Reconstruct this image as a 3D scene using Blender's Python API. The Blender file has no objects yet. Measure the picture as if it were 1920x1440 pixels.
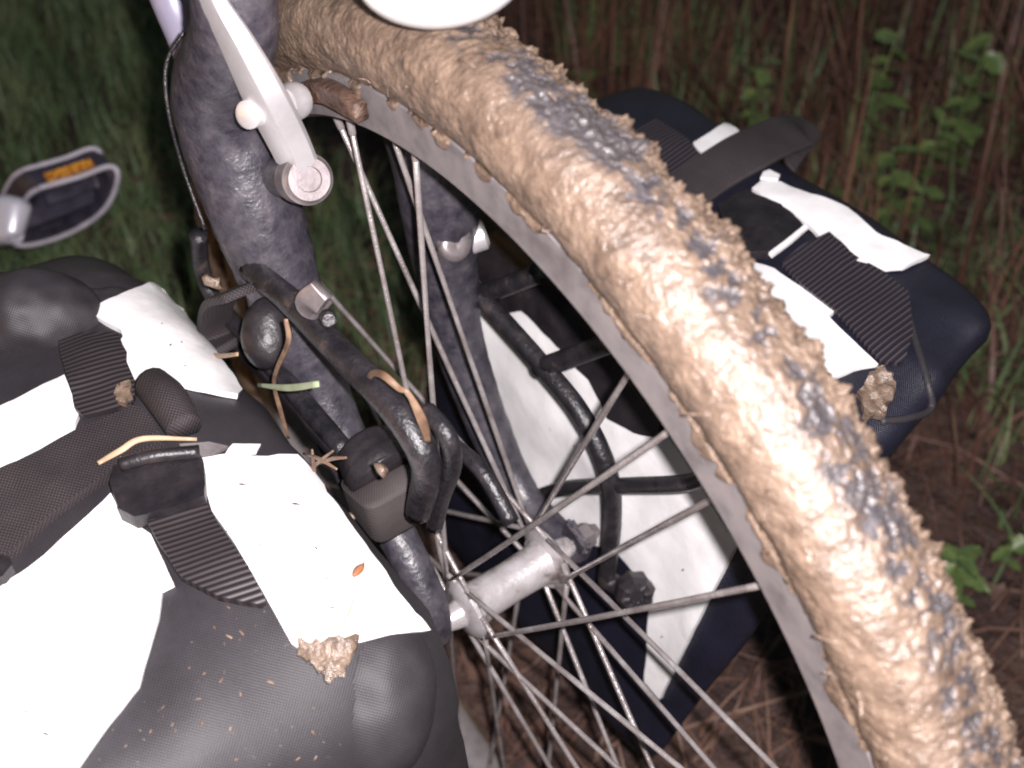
import bpy, bmesh, math, random
import numpy as np
from mathutils import Vector, Matrix, noise
from mathutils.bvhtree import BVHTree
from mathutils.geometry import delaunay_2d_cdt
random.seed(7)
rng = np.random.default_rng(7)
R = math.radians
scene = bpy.context.scene
col = scene.collection

# ------------------------------------------------------------------ camera
# metres; the hub of the wheel is the origin, x forward, y to the bicycle's left, z up; the ground lies at GZ
GZ = -0.372
CAM = Vector((0.3979, -0.2575, 0.6382))
TGT = Vector((0.0166, 0.0, 0.1812))
ROLL = -0.0546
FPX = 2467.7
fwd = (TGT - CAM).normalized()
r0 = fwd.cross(Vector((0, 0, 1))).normalized()
u0 = r0.cross(fwd)
right = math.cos(ROLL) * r0 + math.sin(ROLL) * u0
up = -math.sin(ROLL) * r0 + math.cos(ROLL) * u0
cam_data = bpy.data.cameras.new('camera')
cam = bpy.data.objects.new('camera', cam_data)
col.objects.link(cam)
cam.matrix_world = Matrix(((right.x, up.x, -fwd.x, CAM.x), (right.y, up.y, -fwd.y, CAM.y), (right.z, up.z, -fwd.z, CAM.z), (0, 0, 0, 1)))
cam_data.sensor_width = 36
cam_data.lens = FPX / 1920 * 36
cam_data.clip_start = 0.02
cam_data.clip_end = 200
cam_data.dof.use_dof = True
cam_data.dof.focus_distance = 0.66
cam_data.dof.aperture_fstop = 7.5
scene.camera = cam

# ------------------------------------------------------------------ night sky, an added dim sun lamp and the camera's flash
world = bpy.data.worlds.new('World')
scene.world = world
world.use_nodes = True
wn = world.node_tree
bg = wn.nodes['Background']
sky = wn.nodes.new('ShaderNodeTexSky')
sky.sky_type = 'NISHITA'
sky.sun_disc = False
sky.sun_elevation = R(2)
sky.sun_rotation = R(200)
wn.links.new(sky.outputs[0], bg.inputs[0])
bg.inputs[1].default_value = 0.12
sun_data = bpy.data.lights.new('added_dim_sun', 'SUN')  # dim sun lamp added to the night; no such source is visible
sun_data.energy = 0.02
sun_data.angle = R(0.5)
sun = bpy.data.objects.new('added_dim_sun', sun_data)
sun.rotation_euler = (R(55), 0, R(200))
col.objects.link(sun)
fl_data = bpy.data.lights.new('camera_flash', 'POINT')
fl_data.energy = 54
fl_data.shadow_soft_size = 0.006
fl_data.color = (1.0, 0.94, 0.945)
fl = bpy.data.objects.new('camera_flash', fl_data)
fl.location = CAM + right * 0.020 + up * 0.012
col.objects.link(fl)
scene.view_settings.view_transform = 'Standard'
scene.view_settings.look = 'None'
scene.view_settings.exposure = 0.0
scene.view_settings.gamma = 1.0
scene.render.resolution_x, scene.render.resolution_y = 1024, 768
scene.render.engine = 'CYCLES'
scene.cycles.filter_width = 2.0


# ------------------------------------------------------------------ helpers
def ray(px, py):
    return (fwd * 1.0 + right * ((px - 960) / FPX) - up * ((py - 720) / FPX)).normalized()

def U(px, py, y):
    "point of the plane y = const on a sight line"
    d = ray(px, py)
    return CAM + d * ((y - CAM.y) / d.y)

def UD(px, py, depth):
    d = ray(px, py)
    return CAM + d * (depth / d.dot(fwd))

def UZ(px, py, z):
    d = ray(px, py)
    return CAM + d * ((z - CAM.z) / d.z)

def link(name, me, mat, parent=None):
    o = bpy.data.objects.new(name, me)
    col.objects.link(o)
    if mat is not None:
        me.materials.append(mat)
    if parent is not None:
        o.parent = parent
        root = parent
        off = Vector((0, 0, 0))
        while root is not None:
            off += root.location
            root = root.parent
        me.transform(Matrix.Translation(-off))
    return o

def from_py(name, v, f, mat, parent=None, smooth=True):
    me = bpy.data.meshes.new(name)
    me.from_pydata([tuple(x) for x in v], [], f)
    me.update()
    if smooth:
        me.polygons.foreach_set('use_smooth', [True] * len(me.polygons))
    return link(name, me, mat, parent)

def from_bm(name, bm, mat, parent=None, smooth=False):
    me = bpy.data.meshes.new(name)
    bm.normal_update()
    bm.to_mesh(me)
    bm.free()
    if smooth:
        me.polygons.foreach_set('use_smooth', [True] * len(me.polygons))
    return link(name, me, mat, parent)

def empty(name, loc, label, cat, group=None):
    o = bpy.data.objects.new(name, None)
    o.empty_display_size = 0.05
    o.location = loc
    o['label'] = label
    o['category'] = cat
    if group:
        o['group'] = group
    col.objects.link(o)
    return o

def tag(o, label, cat, group=None):
    o['label'] = label
    o['category'] = cat
    if group:
        o['group'] = group
    return o

def spline(pts, n):
    "Catmull-Rom through pts (each a tuple of numbers), n samples a span"
    P = np.array([tuple(p) for p in pts], float)
    if len(P) < 3:
        t = np.linspace(0, 1, n + 1)[:, None]
        return P[0] * (1 - t) + P[1] * t
    E = np.vstack([2 * P[0] - P[1], P, 2 * P[-1] - P[-2]])
    out = []
    for i in range(1, len(E) - 2):
        a, b, c, d = E[i - 1], E[i], E[i + 1], E[i + 2]
        for t in np.linspace(0, 1, n, endpoint=False):
            out.append(0.5 * ((2 * b) + (c - a) * t + (2 * a - 5 * b + 4 * c - d) * t * t + (3 * b - a - 3 * c + d) * t ** 3))
    out.append(P[-1])
    return np.array(out)

def tube_data(pts, rad, seg=12, n=8, profile=None, upv=None, bump=0.0, cap=True):
    """sweep. rad: number or one per point; profile: list of (a, b) multiples of the radius; upv: keeps the b axis near it"""
    if not hasattr(rad, '__len__'):
        rad = [rad] * len(pts)
    S = spline([tuple(p) + (r,) for p, r in zip(pts, rad)], n)
    C, rr = S[:, :3], S[:, 3]
    T = np.gradient(C, axis=0)
    T /= np.linalg.norm(T, axis=1)[:, None] + 1e-12
    if profile is None:
        profile = [(math.cos(2 * math.pi * k / seg), math.sin(2 * math.pi * k / seg)) for k in range(seg)]
    m = len(profile)
    v, f = [], []
    ref = np.array(upv if upv is not None else ((0, 0, 1) if abs(T[0][2]) < 0.9 else (1, 0, 0)), float)
    for i in range(len(C)):
        a = np.cross(T[i], ref)
        a /= np.linalg.norm(a) + 1e-12
        b = np.cross(a, T[i])
        if upv is None:
            ref = b
        for (p, q) in profile:
            w = 1.0
            if bump:
                z = C[i] + (a * p + b * q) * rr[i]
                w = 1 + bump * noise.noise(Vector(z) * 120) + bump * noise.noise(Vector(z) * 400)
            v.append(C[i] + (a * p + b * q) * rr[i] * w)
        if i:
            o = (i - 1) * m
            for k in range(m):
                k2 = (k + 1) % m
                f.append((o + k, o + k2, o + m + k2, o + m + k))
    if cap:
        f.append(tuple(range(m))[::-1])
        f.append(tuple(range((len(C) - 1) * m, len(C) * m)))
    return v, f

def tube(name, pts, rad, mat, parent=None, **kw):
    v, f = tube_data(pts, rad, **kw)
    o = from_py(name, v, f, mat, parent)
    return o

def rrect(w, h, c=0.3, k=3):
    "rounded rectangle profile with half sizes w, h"
    out = []
    r = min(w, h) * c
    for sx, sy, a0 in ((1, 1, 0), (-1, 1, 90), (-1, -1, 180), (1, -1, 270)):
        for j in range(k + 1):
            a = R(a0 + 90 * j / k)
            out.append((sx * (w - r) + r * math.cos(a), sy * (h - r) + r * math.sin(a)))
    return out

def lathe_data(p0, axis, prof, seg=24):
    "prof: list of (distance along axis, radius)"
    axis = Vector(axis).normalized()
    a = axis.orthogonal().normalized()
    b = axis.cross(a)
    v, f = [], []
    for (t, r) in prof:
        for k in range(seg):
            an = 2 * math.pi * k / seg
            v.append(Vector(p0) + axis * t + (a * math.cos(an) + b * math.sin(an)) * r)
    for i in range(len(prof) - 1):
        for k in range(seg):
            k2 = (k + 1) % seg
            f.append((i * seg + k, i * seg + k2, (i + 1) * seg + k2, (i + 1) * seg + k))
    f.append(tuple(range(seg))[::-1])
    f.append(tuple(range((len(prof) - 1) * seg, len(prof) * seg)))
    return v, f

def lathe(name, p0, axis, prof, mat, parent=None, seg=24, smooth=True):
    v, f = lathe_data(p0, axis, prof, seg)
    o = from_py(name, v, f, mat, parent, smooth)
    if smooth:
        m = o.modifiers.new('edges', 'EDGE_SPLIT')
        m.split_angle = R(38)
    return o


# ------------------------------------------------------------------ materials
def mat_new(name):
    m = bpy.data.materials.new(name)
    m.use_nodes = True
    nt = m.node_tree
    return m, nt, nt.nodes['Principled BSDF']

def coords(nt, scale=None):
    tc = nt.nodes.new('ShaderNodeTexCoord')
    return tc.outputs['Object']

def noise_tex(nt, scale, detail=4, rough=0.6):
    n = nt.nodes.new('ShaderNodeTexNoise')
    n.inputs['Scale'].default_value = scale
    n.inputs['Detail'].default_value = detail
    n.inputs['Roughness'].default_value = rough
    nt.links.new(coords(nt), n.inputs['Vector'])
    return n

def ramp(nt, fac, stops):
    r = nt.nodes.new('ShaderNodeValToRGB')
    el = r.color_ramp.elements
    while len(el) < len(stops):
        el.new(0.5)
    for e, (p, c) in zip(el, stops):
        e.position = p
        e.color = (*c, 1) if len(c) == 3 else c
    nt.links.new(fac, r.inputs['Fac'])
    return r

def add_bump(nt, bsdf, height, strength, dist):
    b = nt.nodes.new('ShaderNodeBump')
    b.inputs['Strength'].default_value = strength
    b.inputs['Distance'].default_value = dist
    nt.links.new(height, b.inputs['Height'])
    nt.links.new(b.outputs[0], bsdf.inputs['Normal'])
    return b

def basic(name, stops, scale, rough=0.5, metal=0.0, bump=0.0, bscale=None, spec=0.5, detail=5, coat=0.0, roughvar=0.0):
    m, nt, b = mat_new(name)
    n = noise_tex(nt, scale, detail)
    r = ramp(nt, n.outputs['Fac'], stops)
    nt.links.new(r.outputs[0], b.inputs['Base Color'])
    b.inputs['Roughness'].default_value = rough
    b.inputs['Metallic'].default_value = metal
    b.inputs['Specular IOR Level'].default_value = spec
    b.inputs['Coat Weight'].default_value = coat
    b.inputs['Coat Roughness'].default_value = 0.15
    if roughvar:
        mp = nt.nodes.new('ShaderNodeMapRange')
        mp.inputs['To Min'].default_value = max(0.05, rough - roughvar)
        mp.inputs['To Max'].default_value = min(1, rough + roughvar)
        n3 = noise_tex(nt, scale * 3.1, 3)
        nt.links.new(n3.outputs['Fac'], mp.inputs['Value'])
        nt.links.new(mp.outputs[0], b.inputs['Roughness'])
    if bump:
        n2 = noise_tex(nt, bscale or scale * 4, 4)
        add_bump(nt, b, n2.outputs['Fac'], 1.0, bump)
    return m

M = {}
M['mud'] = basic('mud', [(0.28, (0.095, 0.066, 0.049)), (0.46, (0.172, 0.120, 0.089)), (0.60, (0.220, 0.155, 0.115)), (0.78, (0.29, 0.21, 0.158))], 130, rough=0.31, bump=0.0013, bscale=380, spec=0.85, roughvar=0.14, detail=9)
def damp(m, scale, lo, hi, c):
    "large damp patches multiply the colour"
    nt = m.node_tree; b = nt.nodes['Principled BSDF']
    src = b.inputs['Base Color'].links[0].from_socket
    n = noise_tex(nt, scale, 6, 0.7)
    r = ramp(nt, n.outputs['Fac'], [(lo, c), (hi, (1, 1, 1))])
    mx = nt.nodes.new('ShaderNodeMix'); mx.data_type = 'RGBA'; mx.blend_type = 'MULTIPLY'
    mx.inputs['Factor'].default_value = 1.0
    nt.links.new(src, mx.inputs[6]); nt.links.new(r.outputs[0], mx.inputs[7])
    nt.links.new(mx.outputs[2], b.inputs['Base Color'])
damp(M['mud'], 38, 0.36, 0.56, (0.62, 0.60, 0.60))
M['mud_film'] = M['mud'].copy()
def film(m):
    "where the crust is wiped thin (mesh attribute) the grey rubber stains through it"
    nt = m.node_tree; b = nt.nodes['Principled BSDF']
    src = b.inputs['Base Color'].links[0].from_socket
    at = nt.nodes.new('ShaderNodeAttribute'); at.attribute_name = 'thin'
    n = noise_tex(nt, 260, 6, 0.7)
    ad = nt.nodes.new('ShaderNodeMath'); ad.operation = 'MULTIPLY_ADD'
    nt.links.new(n.outputs['Fac'], ad.inputs[0]); ad.inputs[1].default_value = 0.9
    sb = nt.nodes.new('ShaderNodeMath'); sb.operation = 'SUBTRACT'
    nt.links.new(at.outputs['Fac'], sb.inputs[0]); sb.inputs[1].default_value = 0.45
    nt.links.new(sb.outputs[0], ad.inputs[2])
    r = ramp(nt, ad.outputs[0], [(0.22, (0, 0, 0)), (0.66, (1, 1, 1))])
    mx = nt.nodes.new('ShaderNodeMix'); mx.data_type = 'RGBA'
    nt.links.new(r.outputs[0], mx.inputs['Factor'])
    nt.links.new(src, mx.inputs[6]); mx.inputs[7].default_value = (0.066, 0.057, 0.060, 1)
    nt.links.new(mx.outputs[2], b.inputs['Base Color'])
film(M['mud_film'])
M['mud_dark'] = basic('mud_dark', [(0.3, (0.05, 0.03, 0.025)), (0.55, (0.10, 0.06, 0.045)), (0.75, (0.22, 0.13, 0.085))], 70, rough=0.4, bump=0.002, bscale=260, roughvar=0.2)
M['rubber'] = basic('rubber', [(0.32, (0.034, 0.031, 0.037)), (0.5, (0.066, 0.059, 0.066)), (0.62, (0.095, 0.08, 0.08)), (0.74, (0.17, 0.125, 0.09))], 300, rough=0.38, bump=0.0010, bscale=600, detail=8)
M['rim'] = basic('rim_metal', [(0.3, (0.11, 0.095, 0.097)), (0.5, (0.17, 0.152, 0.156)), (0.66, (0.20, 0.175, 0.175)), (0.8, (0.22, 0.17, 0.14))], 60, rough=0.5, metal=0.0, bump=0.0003, bscale=900)
M['spoke'] = basic('spoke_metal', [(0.3, (0.24, 0.20, 0.195)), (0.55, (0.40, 0.36, 0.36)), (0.75, (0.6, 0.57, 0.57))], 60, rough=0.26, metal=0.5, bump=0.0004, bscale=700)
M['fork'] = basic('fork_paint', [(0.3, (0.018, 0.016, 0.024)), (0.5, (0.045, 0.040, 0.053)), (0.66, (0.075, 0.066, 0.076)), (0.82, (0.11, 0.083, 0.074))], 110, rough=0.40, bump=0.0006, bscale=300, spec=0.8, roughvar=0.2, detail=7)
M['rack'] = basic('rack_paint', [(0.35, (0.008, 0.0075, 0.010)), (0.58, (0.022, 0.019, 0.023)), (0.7, (0.06, 0.045, 0.04)), (0.85, (0.12, 0.085, 0.065))], 95, rough=0.34, bump=0.0007, bscale=420, spec=0.6, roughvar=0.18, detail=8)
M['silver'] = basic('brushed_silver', [(0.3, (0.66, 0.63, 0.66)), (0.7, (0.86, 0.83, 0.85))], 40, rough=0.36, metal=0.65, bump=0.0001, bscale=800)
M['dull_silver'] = basic('dull_silver', [(0.3, (0.16, 0.135, 0.14)), (0.7, (0.34, 0.30, 0.31))], 60, rough=0.4, metal=0.6, bump=0.0001, bscale=400)
M['white_gloss'] = basic('white_plastic', [(0.3, (0.78, 0.78, 0.80)), (0.7, (0.86, 0.86, 0.87))], 20, rough=0.22, spec=0.5)
M['white_vinyl'] = basic('white_vinyl', [(0.2, (0.70, 0.66, 0.65)), (0.45, (0.86, 0.84, 0.85)), (0.7, (0.94, 0.92, 0.93))], 24, rough=0.42, bump=0.0006, bscale=60, spec=0.5)
M['plastic'] = basic('black_plastic', [(0.35, (0.010, 0.0085, 0.011)), (0.6, (0.022, 0.018, 0.021)), (0.8, (0.055, 0.04, 0.036))], 60, rough=0.4, bump=0.0004, bscale=350)
M['amber'] = basic('amber_reflector', [(0.36, (0.16, 0.04, 0.006)), (0.52, (0.62, 0.24, 0.02)), (0.68, (0.95, 0.55, 0.08))], 260, rough=0.2, bump=0.0015, bscale=420, coat=0.5)
M['pedal_edge'] = basic('pedal_edge', [(0.3, (0.36, 0.33, 0.40)), (0.7, (0.55, 0.52, 0.58))], 60, rough=0.4)
M['pedal_body'] = basic('pedal_body', [(0.3, (0.016, 0.013, 0.022)), (0.7, (0.05, 0.043, 0.066))], 60, rough=0.45)
M['lilac'] = basic('lilac_paint', [(0.3, (0.22, 0.20, 0.29)), (0.7, (0.33, 0.31, 0.41))], 30, rough=0.3, metal=0.2)
M['crank'] = basic('crank_paint', [(0.3, (0.55, 0.52, 0.60)), (0.7, (0.7, 0.67, 0.74))], 30, rough=0.35, metal=0.3)

def fabric(name, c0, c1, pitch, rough=0.55, depth=0.0006, dirt=0.35):
    "coated cloth: fine pebbled grain as relief, dust as colour"
    m, nt, b = mat_new(name)
    tc = coords(nt)
    sines = []
    for e in ((0.77, 0.0, -0.64), (0.0, 1.0, 0.0)):
        d = nt.nodes.new('ShaderNodeVectorMath'); d.operation = 'DOT_PRODUCT'
        nt.links.new(tc, d.inputs[0]); d.inputs[1].default_value = e
        ml = nt.nodes.new('ShaderNodeMath'); ml.operation = 'MULTIPLY'
        nt.links.new(d.outputs['Value'], ml.inputs[0]); ml.inputs[1].default_value = 2 * math.pi / pitch
        sn = nt.nodes.new('ShaderNodeMath'); sn.operation = 'SINE'
        nt.links.new(ml.outputs[0], sn.inputs[0])
        sines.append(sn)
    g = nt.nodes.new('ShaderNodeMath'); g.operation = 'MULTIPLY'
    nt.links.new(sines[0].outputs[0], g.inputs[0]); nt.links.new(sines[1].outputs[0], g.inputs[1])
    n = noise_tex(nt, 22, 8, 0.7)
    r = ramp(nt, n.outputs['Fac'], [(0.3, c0), (0.62, c1), (0.85, (c1[0] * 1.0 + dirt * 0.14, c1[1] + dirt * 0.10, c1[2] + dirt * 0.09))])
    nt.links.new(r.outputs[0], b.inputs['Base Color'])
    b.inputs['Roughness'].default_value = rough
    b.inputs['Specular IOR Level'].default_value = 0.5
    n4 = noise_tex(nt, 420, 3)
    ad = nt.nodes.new('ShaderNodeMath'); ad.operation = 'ADD'
    nt.links.new(g.outputs[0], ad.inputs[0]); nt.links.new(n4.outputs['Fac'], ad.inputs[1])
    add_bump(nt, b, ad.outputs[0], 1.0, depth)
    return m

M['fabric'] = fabric('black_ripstop', (0.017, 0.0145, 0.018), (0.030, 0.026, 0.031), 0.0017, rough=0.58, depth=0.00006, dirt=0.22)
M['navy'] = fabric('navy_tarpaulin', (0.006, 0.006, 0.013), (0.012, 0.012, 0.026), 0.0016, rough=0.45, depth=0.0002, dirt=0.06)
M['webbing'] = fabric('nylon_webbing', (0.020, 0.014, 0.016), (0.033, 0.025, 0.028), 0.0020, rough=0.7, depth=0.00022, dirt=0.16)

def leaf_mat(name, c0, c1, c2, scale=30, rough=0.5):
    m, nt, b = mat_new(name)
    n = noise_tex(nt, scale, 3)
    r = ramp(nt, n.outputs['Fac'], [(0.3, c0), (0.5, c1), (0.72, c2)])
    nt.links.new(r.outputs[0], b.inputs['Base Color'])
    b.inputs['Roughness'].default_value = rough
    b.inputs['Subsurface Weight'].default_value = 0.0
    return m

M['grass'] = leaf_mat('green_grass', (0.07, 0.11, 0.05), (0.12, 0.18, 0.075), (0.25, 0.26, 0.13), 9)
M['dry'] = leaf_mat('dry_stalks', (0.075, 0.035, 0.030), (0.155, 0.072, 0.054), (0.31, 0.18, 0.118), 7)
M['litter'] = leaf_mat('dead_litter', (0.07, 0.035, 0.029), (0.14, 0.075, 0.057), (0.27, 0.165, 0.12), 12)
M['leaf'] = leaf_mat('weed_leaf', (0.06, 0.10, 0.035), (0.11, 0.16, 0.05), (0.20, 0.24, 0.08), 25, 0.42)
M['straw'] = leaf_mat('straw', (0.22, 0.13, 0.08), (0.36, 0.24, 0.15), (0.45, 0.33, 0.2), 60)
M['twig'] = leaf_mat('brown_twig', (0.09, 0.05, 0.033), (0.16, 0.095, 0.06), (0.24, 0.155, 0.10), 90)
M['fresh'] = leaf_mat('fresh_blade', (0.20, 0.26, 0.13), (0.30, 0.36, 0.22), (0.40, 0.44, 0.30), 60)
M['deadleaf'] = leaf_mat('dead_leaf', (0.20, 0.06, 0.03), (0.32, 0.12, 0.06), (0.42, 0.2, 0.1), 120)
M['soil'] = basic('soil', [(0.3, (0.03, 0.016, 0.014)), (0.5, (0.065, 0.036, 0.03)), (0.7, (0.11, 0.064, 0.05))], 9, rough=0.7, bump=0.02, bscale=40, detail=8)

# ------------------------------------------------------------------ ground
def gh(x, y):
    return GZ + 0.018 * noise.noise(Vector((x * 2.2, y * 2.2, 0.3))) + 0.008 * noise.noise(Vector((x * 9, y * 9, 1.7)))

def build_ground():
    ax = np.concatenate([[-90, -40, -18, -9, -5], np.linspace(-3, 1.2, 110), [2, 4, 9, 18, 40, 90]])
    ay = np.concatenate([[-90, -40, -18, -9, -4], np.linspace(-1.2, 3, 110), [4, 6, 10, 18, 40, 90]])
    v = [(x, y, gh(x, y) if max(abs(x + 0.9), abs(y - 0.9)) < 2.1 else GZ) for y in ay for x in ax]
    n = len(ax)
    f = [(j * n + i, j * n + i + 1, (j + 1) * n + i + 1, (j + 1) * n + i) for j in range(len(ay) - 1) for i in range(n - 1)]
    o = from_py('ground', v, f, M['soil'])
    o['kind'] = 'structure'
build_ground()

# ------------------------------------------------------------------ bicycle
bike = empty('bicycle', (0, 0, GZ), 'mud-caked touring bicycle with a grey rim and silver brake standing between two panniers', 'bicycle')

# wheel dimensions
R_IN, R_OUT, YW = 0.2975, 0.321, 0.0140
RT, rt, Y0 = 0.338, 0.0215, 0.0030

def ring(profile, nseg, closed=True):
    v, f = [], []
    m = len(profile)
    for i in range(nseg):
        a = 2 * math.pi * i / nseg
        c, s = math.cos(a), math.sin(a)
        for (r, y) in profile:
            v.append((r * c, y, r * s))
    for i in range(nseg):
        i2 = (i + 1) % nseg
        for k in range(m):
            k2 = (k + 1) % m
            f.append((i * m + k, i2 * m + k, i2 * m + k2, i * m + k2))
    return v, f

v, f = ring([(0.2945, -0.0035), (0.2955, -0.0095), (0.2985, -0.0135), (R_OUT, -YW), (R_OUT + 0.0006, -YW + 0.0015), (0.312, -0.008), (0.312, 0.008), (R_OUT + 0.0006, YW - 0.0015), (R_OUT, YW), (0.2985, 0.0135), (0.2955, 0.0095), (0.2945, 0.0035)], 240)
rim = from_py('wheel_rim', v, f, M['rim'], bike)
rim.modifiers.new('edges', 'EDGE_SPLIT').split_angle = R(40)

# spokes in groups of four, as the wheel has them
hub_r = 0.0195
def hubpt(ang, y, r=hub_r):
    return Vector((r * math.cos(R(ang)), y, r * math.sin(R(ang))))
groups = [(109.0, [(9.0, 0.03, 66), (3.7, -0.03, 60), (-3.0, 0.03, 42), (-9.2, -0.03, 62)]),
          (58.0, [(10.0, 0.03, 78), (3.5, -0.03, 72), (-2.8, 0.03, -122), (-10.7, -0.03, -84)])]
for k in range(2, 7):
    groups.append((58.0 - 51.4 * (k - 1), [(10.0, 0.03, 80), (3.5, -0.03, 74), (-3.0, 0.03, -80), (-10.0, -0.03, -84)]))
for c, g in groups:
    for (d, y, off) in g:
        a = c + d
        p_r = Vector((0.2965 * math.cos(R(a)), y * 0.06, 0.2965 * math.sin(R(a))))
        p_h = hubpt(a + off, y)
        inn = (p_h - p_r).normalized()
        mid = p_r.lerp(p_h, 0.5) + Vector((0, random.uniform(-.0008, .0008), random.uniform(-.001, .001)))
        tube('spoke', [p_r, mid, p_h], 0.0016, M['spoke'], rim, seg=8, n=6, bump=0.10)
        lathe('spoke_nipple', p_r - inn * 0.002, inn, [(0, 0.0026), (0.003, 0.0026), (0.004, 0.0022), (0.014, 0.0021), (0.015, 0.0014)], M['spoke'], rim, seg=10)

# hub: silver shell between flanges, axle nuts
M['hub'] = basic('hub_alloy', [(0.33, (0.20, 0.16, 0.15)), (0.45, (0.55, 0.51, 0.52)), (0.7, (0.75, 0.71, 0.73))], 55, rough=0.3, metal=0.5, bump=0.0003, bscale=500, roughvar=0.15)
lathe('hub', (0, -0.047, 0), (0, 1, 0), [(0, 0.006), (0.006, 0.0075), (0.012, 0.009), (0.0125, 0.0150), (0.0155, 0.0195), (0.018, 0.0195), (0.0205, 0.0145), (0.028, 0.0130), (0.047, 0.0125), (0.066, 0.0130), (0.0735, 0.0145), (0.076, 0.0215), (0.0785, 0.0215), (0.0815, 0.0165), (0.082, 0.009), (0.088, 0.0075), (0.094, 0.006)], M['hub'], bike, seg=40)
for s in (-1, 1):
    lathe('axle_nut', (0, s * 0.052, 0), (0, s, 0), [(0, 0.010), (0.002, 0.010), (0.0025, 0.0085), (0.010, 0.0085), (0.012, 0.006), (0.016, 0.004)], M['dull_silver'], bike, seg=6, smooth=False)

# tyre with block tread
def tread(th, ph):
    u = th * 0.36 / 0.011
    w = ph * 0.0235 / 0.0085
    a = math.sin(u * math.pi + (1.2 if int(math.floor(w)) % 2 else 0))
    b = math.sin(w * math.pi)
    return 0.0014 * (1 if a > -0.25 and abs(b) > 0.35 and abs(ph) < 0.95 else 0)

def build_tyre():
    n_t, n_p = 900, 56
    v, f = [], []
    for i in range(n_t):
        t = 2 * math.pi * i / n_t
        c, s = math.cos(t), math.sin(t)
        for k in range(n_p):
            p = R(-146 + 292 * k / (n_p - 1))
            q = rt + tread(t, p)
            r = RT + q * math.cos(p)
            v.append((r * c, Y0 + q * math.sin(p), r * s))
    for i in range(n_t):
        i2 = (i + 1) % n_t
        for k in range(n_p - 1):
            f.append((i * n_p + k, i2 * n_p + k, i2 * n_p + k + 1, i * n_p + k + 1))
    return from_py('tyre', v, f, M['rubber'], bike)
tyre = build_tyre()

# the crust of wet mud over the tyre
def nz(x, y, z, s):
    return noise.noise(Vector((x * s, y * s, z * s)))

def mud_curve():
    "cross-section from the rim wall, over the tyre and down the other side: (r, y, nr, ny, phi)"
    out = []
    for side in (-1, 1):
        seq = []
        for j in range(18):
            r = 0.300 + 0.0205 * j / 17
            seq.append((r, side * 0.0142))
        if side == -1:
            left = seq
        else:
            rightseq = seq[::-1]
    circ = [(RT + rt * math.cos(R(p)), Y0 + rt * math.sin(R(p)), R(p)) for p in np.linspace(-138, 138, 170)]
    pts = [(r, y, R(-150)) for r, y in left] + circ + [(r, y, R(150)) for r, y in rightseq]
    A = np.array(pts)
    T = np.gradient(A[:, :2], axis=0)
    T /= np.linalg.norm(T, axis=1)[:, None]
    N = np.c_[T[:, 1], -T[:, 0]]
    # outward normal: away from the tyre centre
    sgn = np.sign((N * (A[:, :2] - np.array([RT - 0.012, 0]))).sum(1))
    N *= sgn[:, None]
    for _ in range(6):
        N[1:-1] = (N[:-2] + 2 * N[1:-1] + N[2:]) / 4
    N /= np.linalg.norm(N, axis=1)[:, None]
    return A, N

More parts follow.
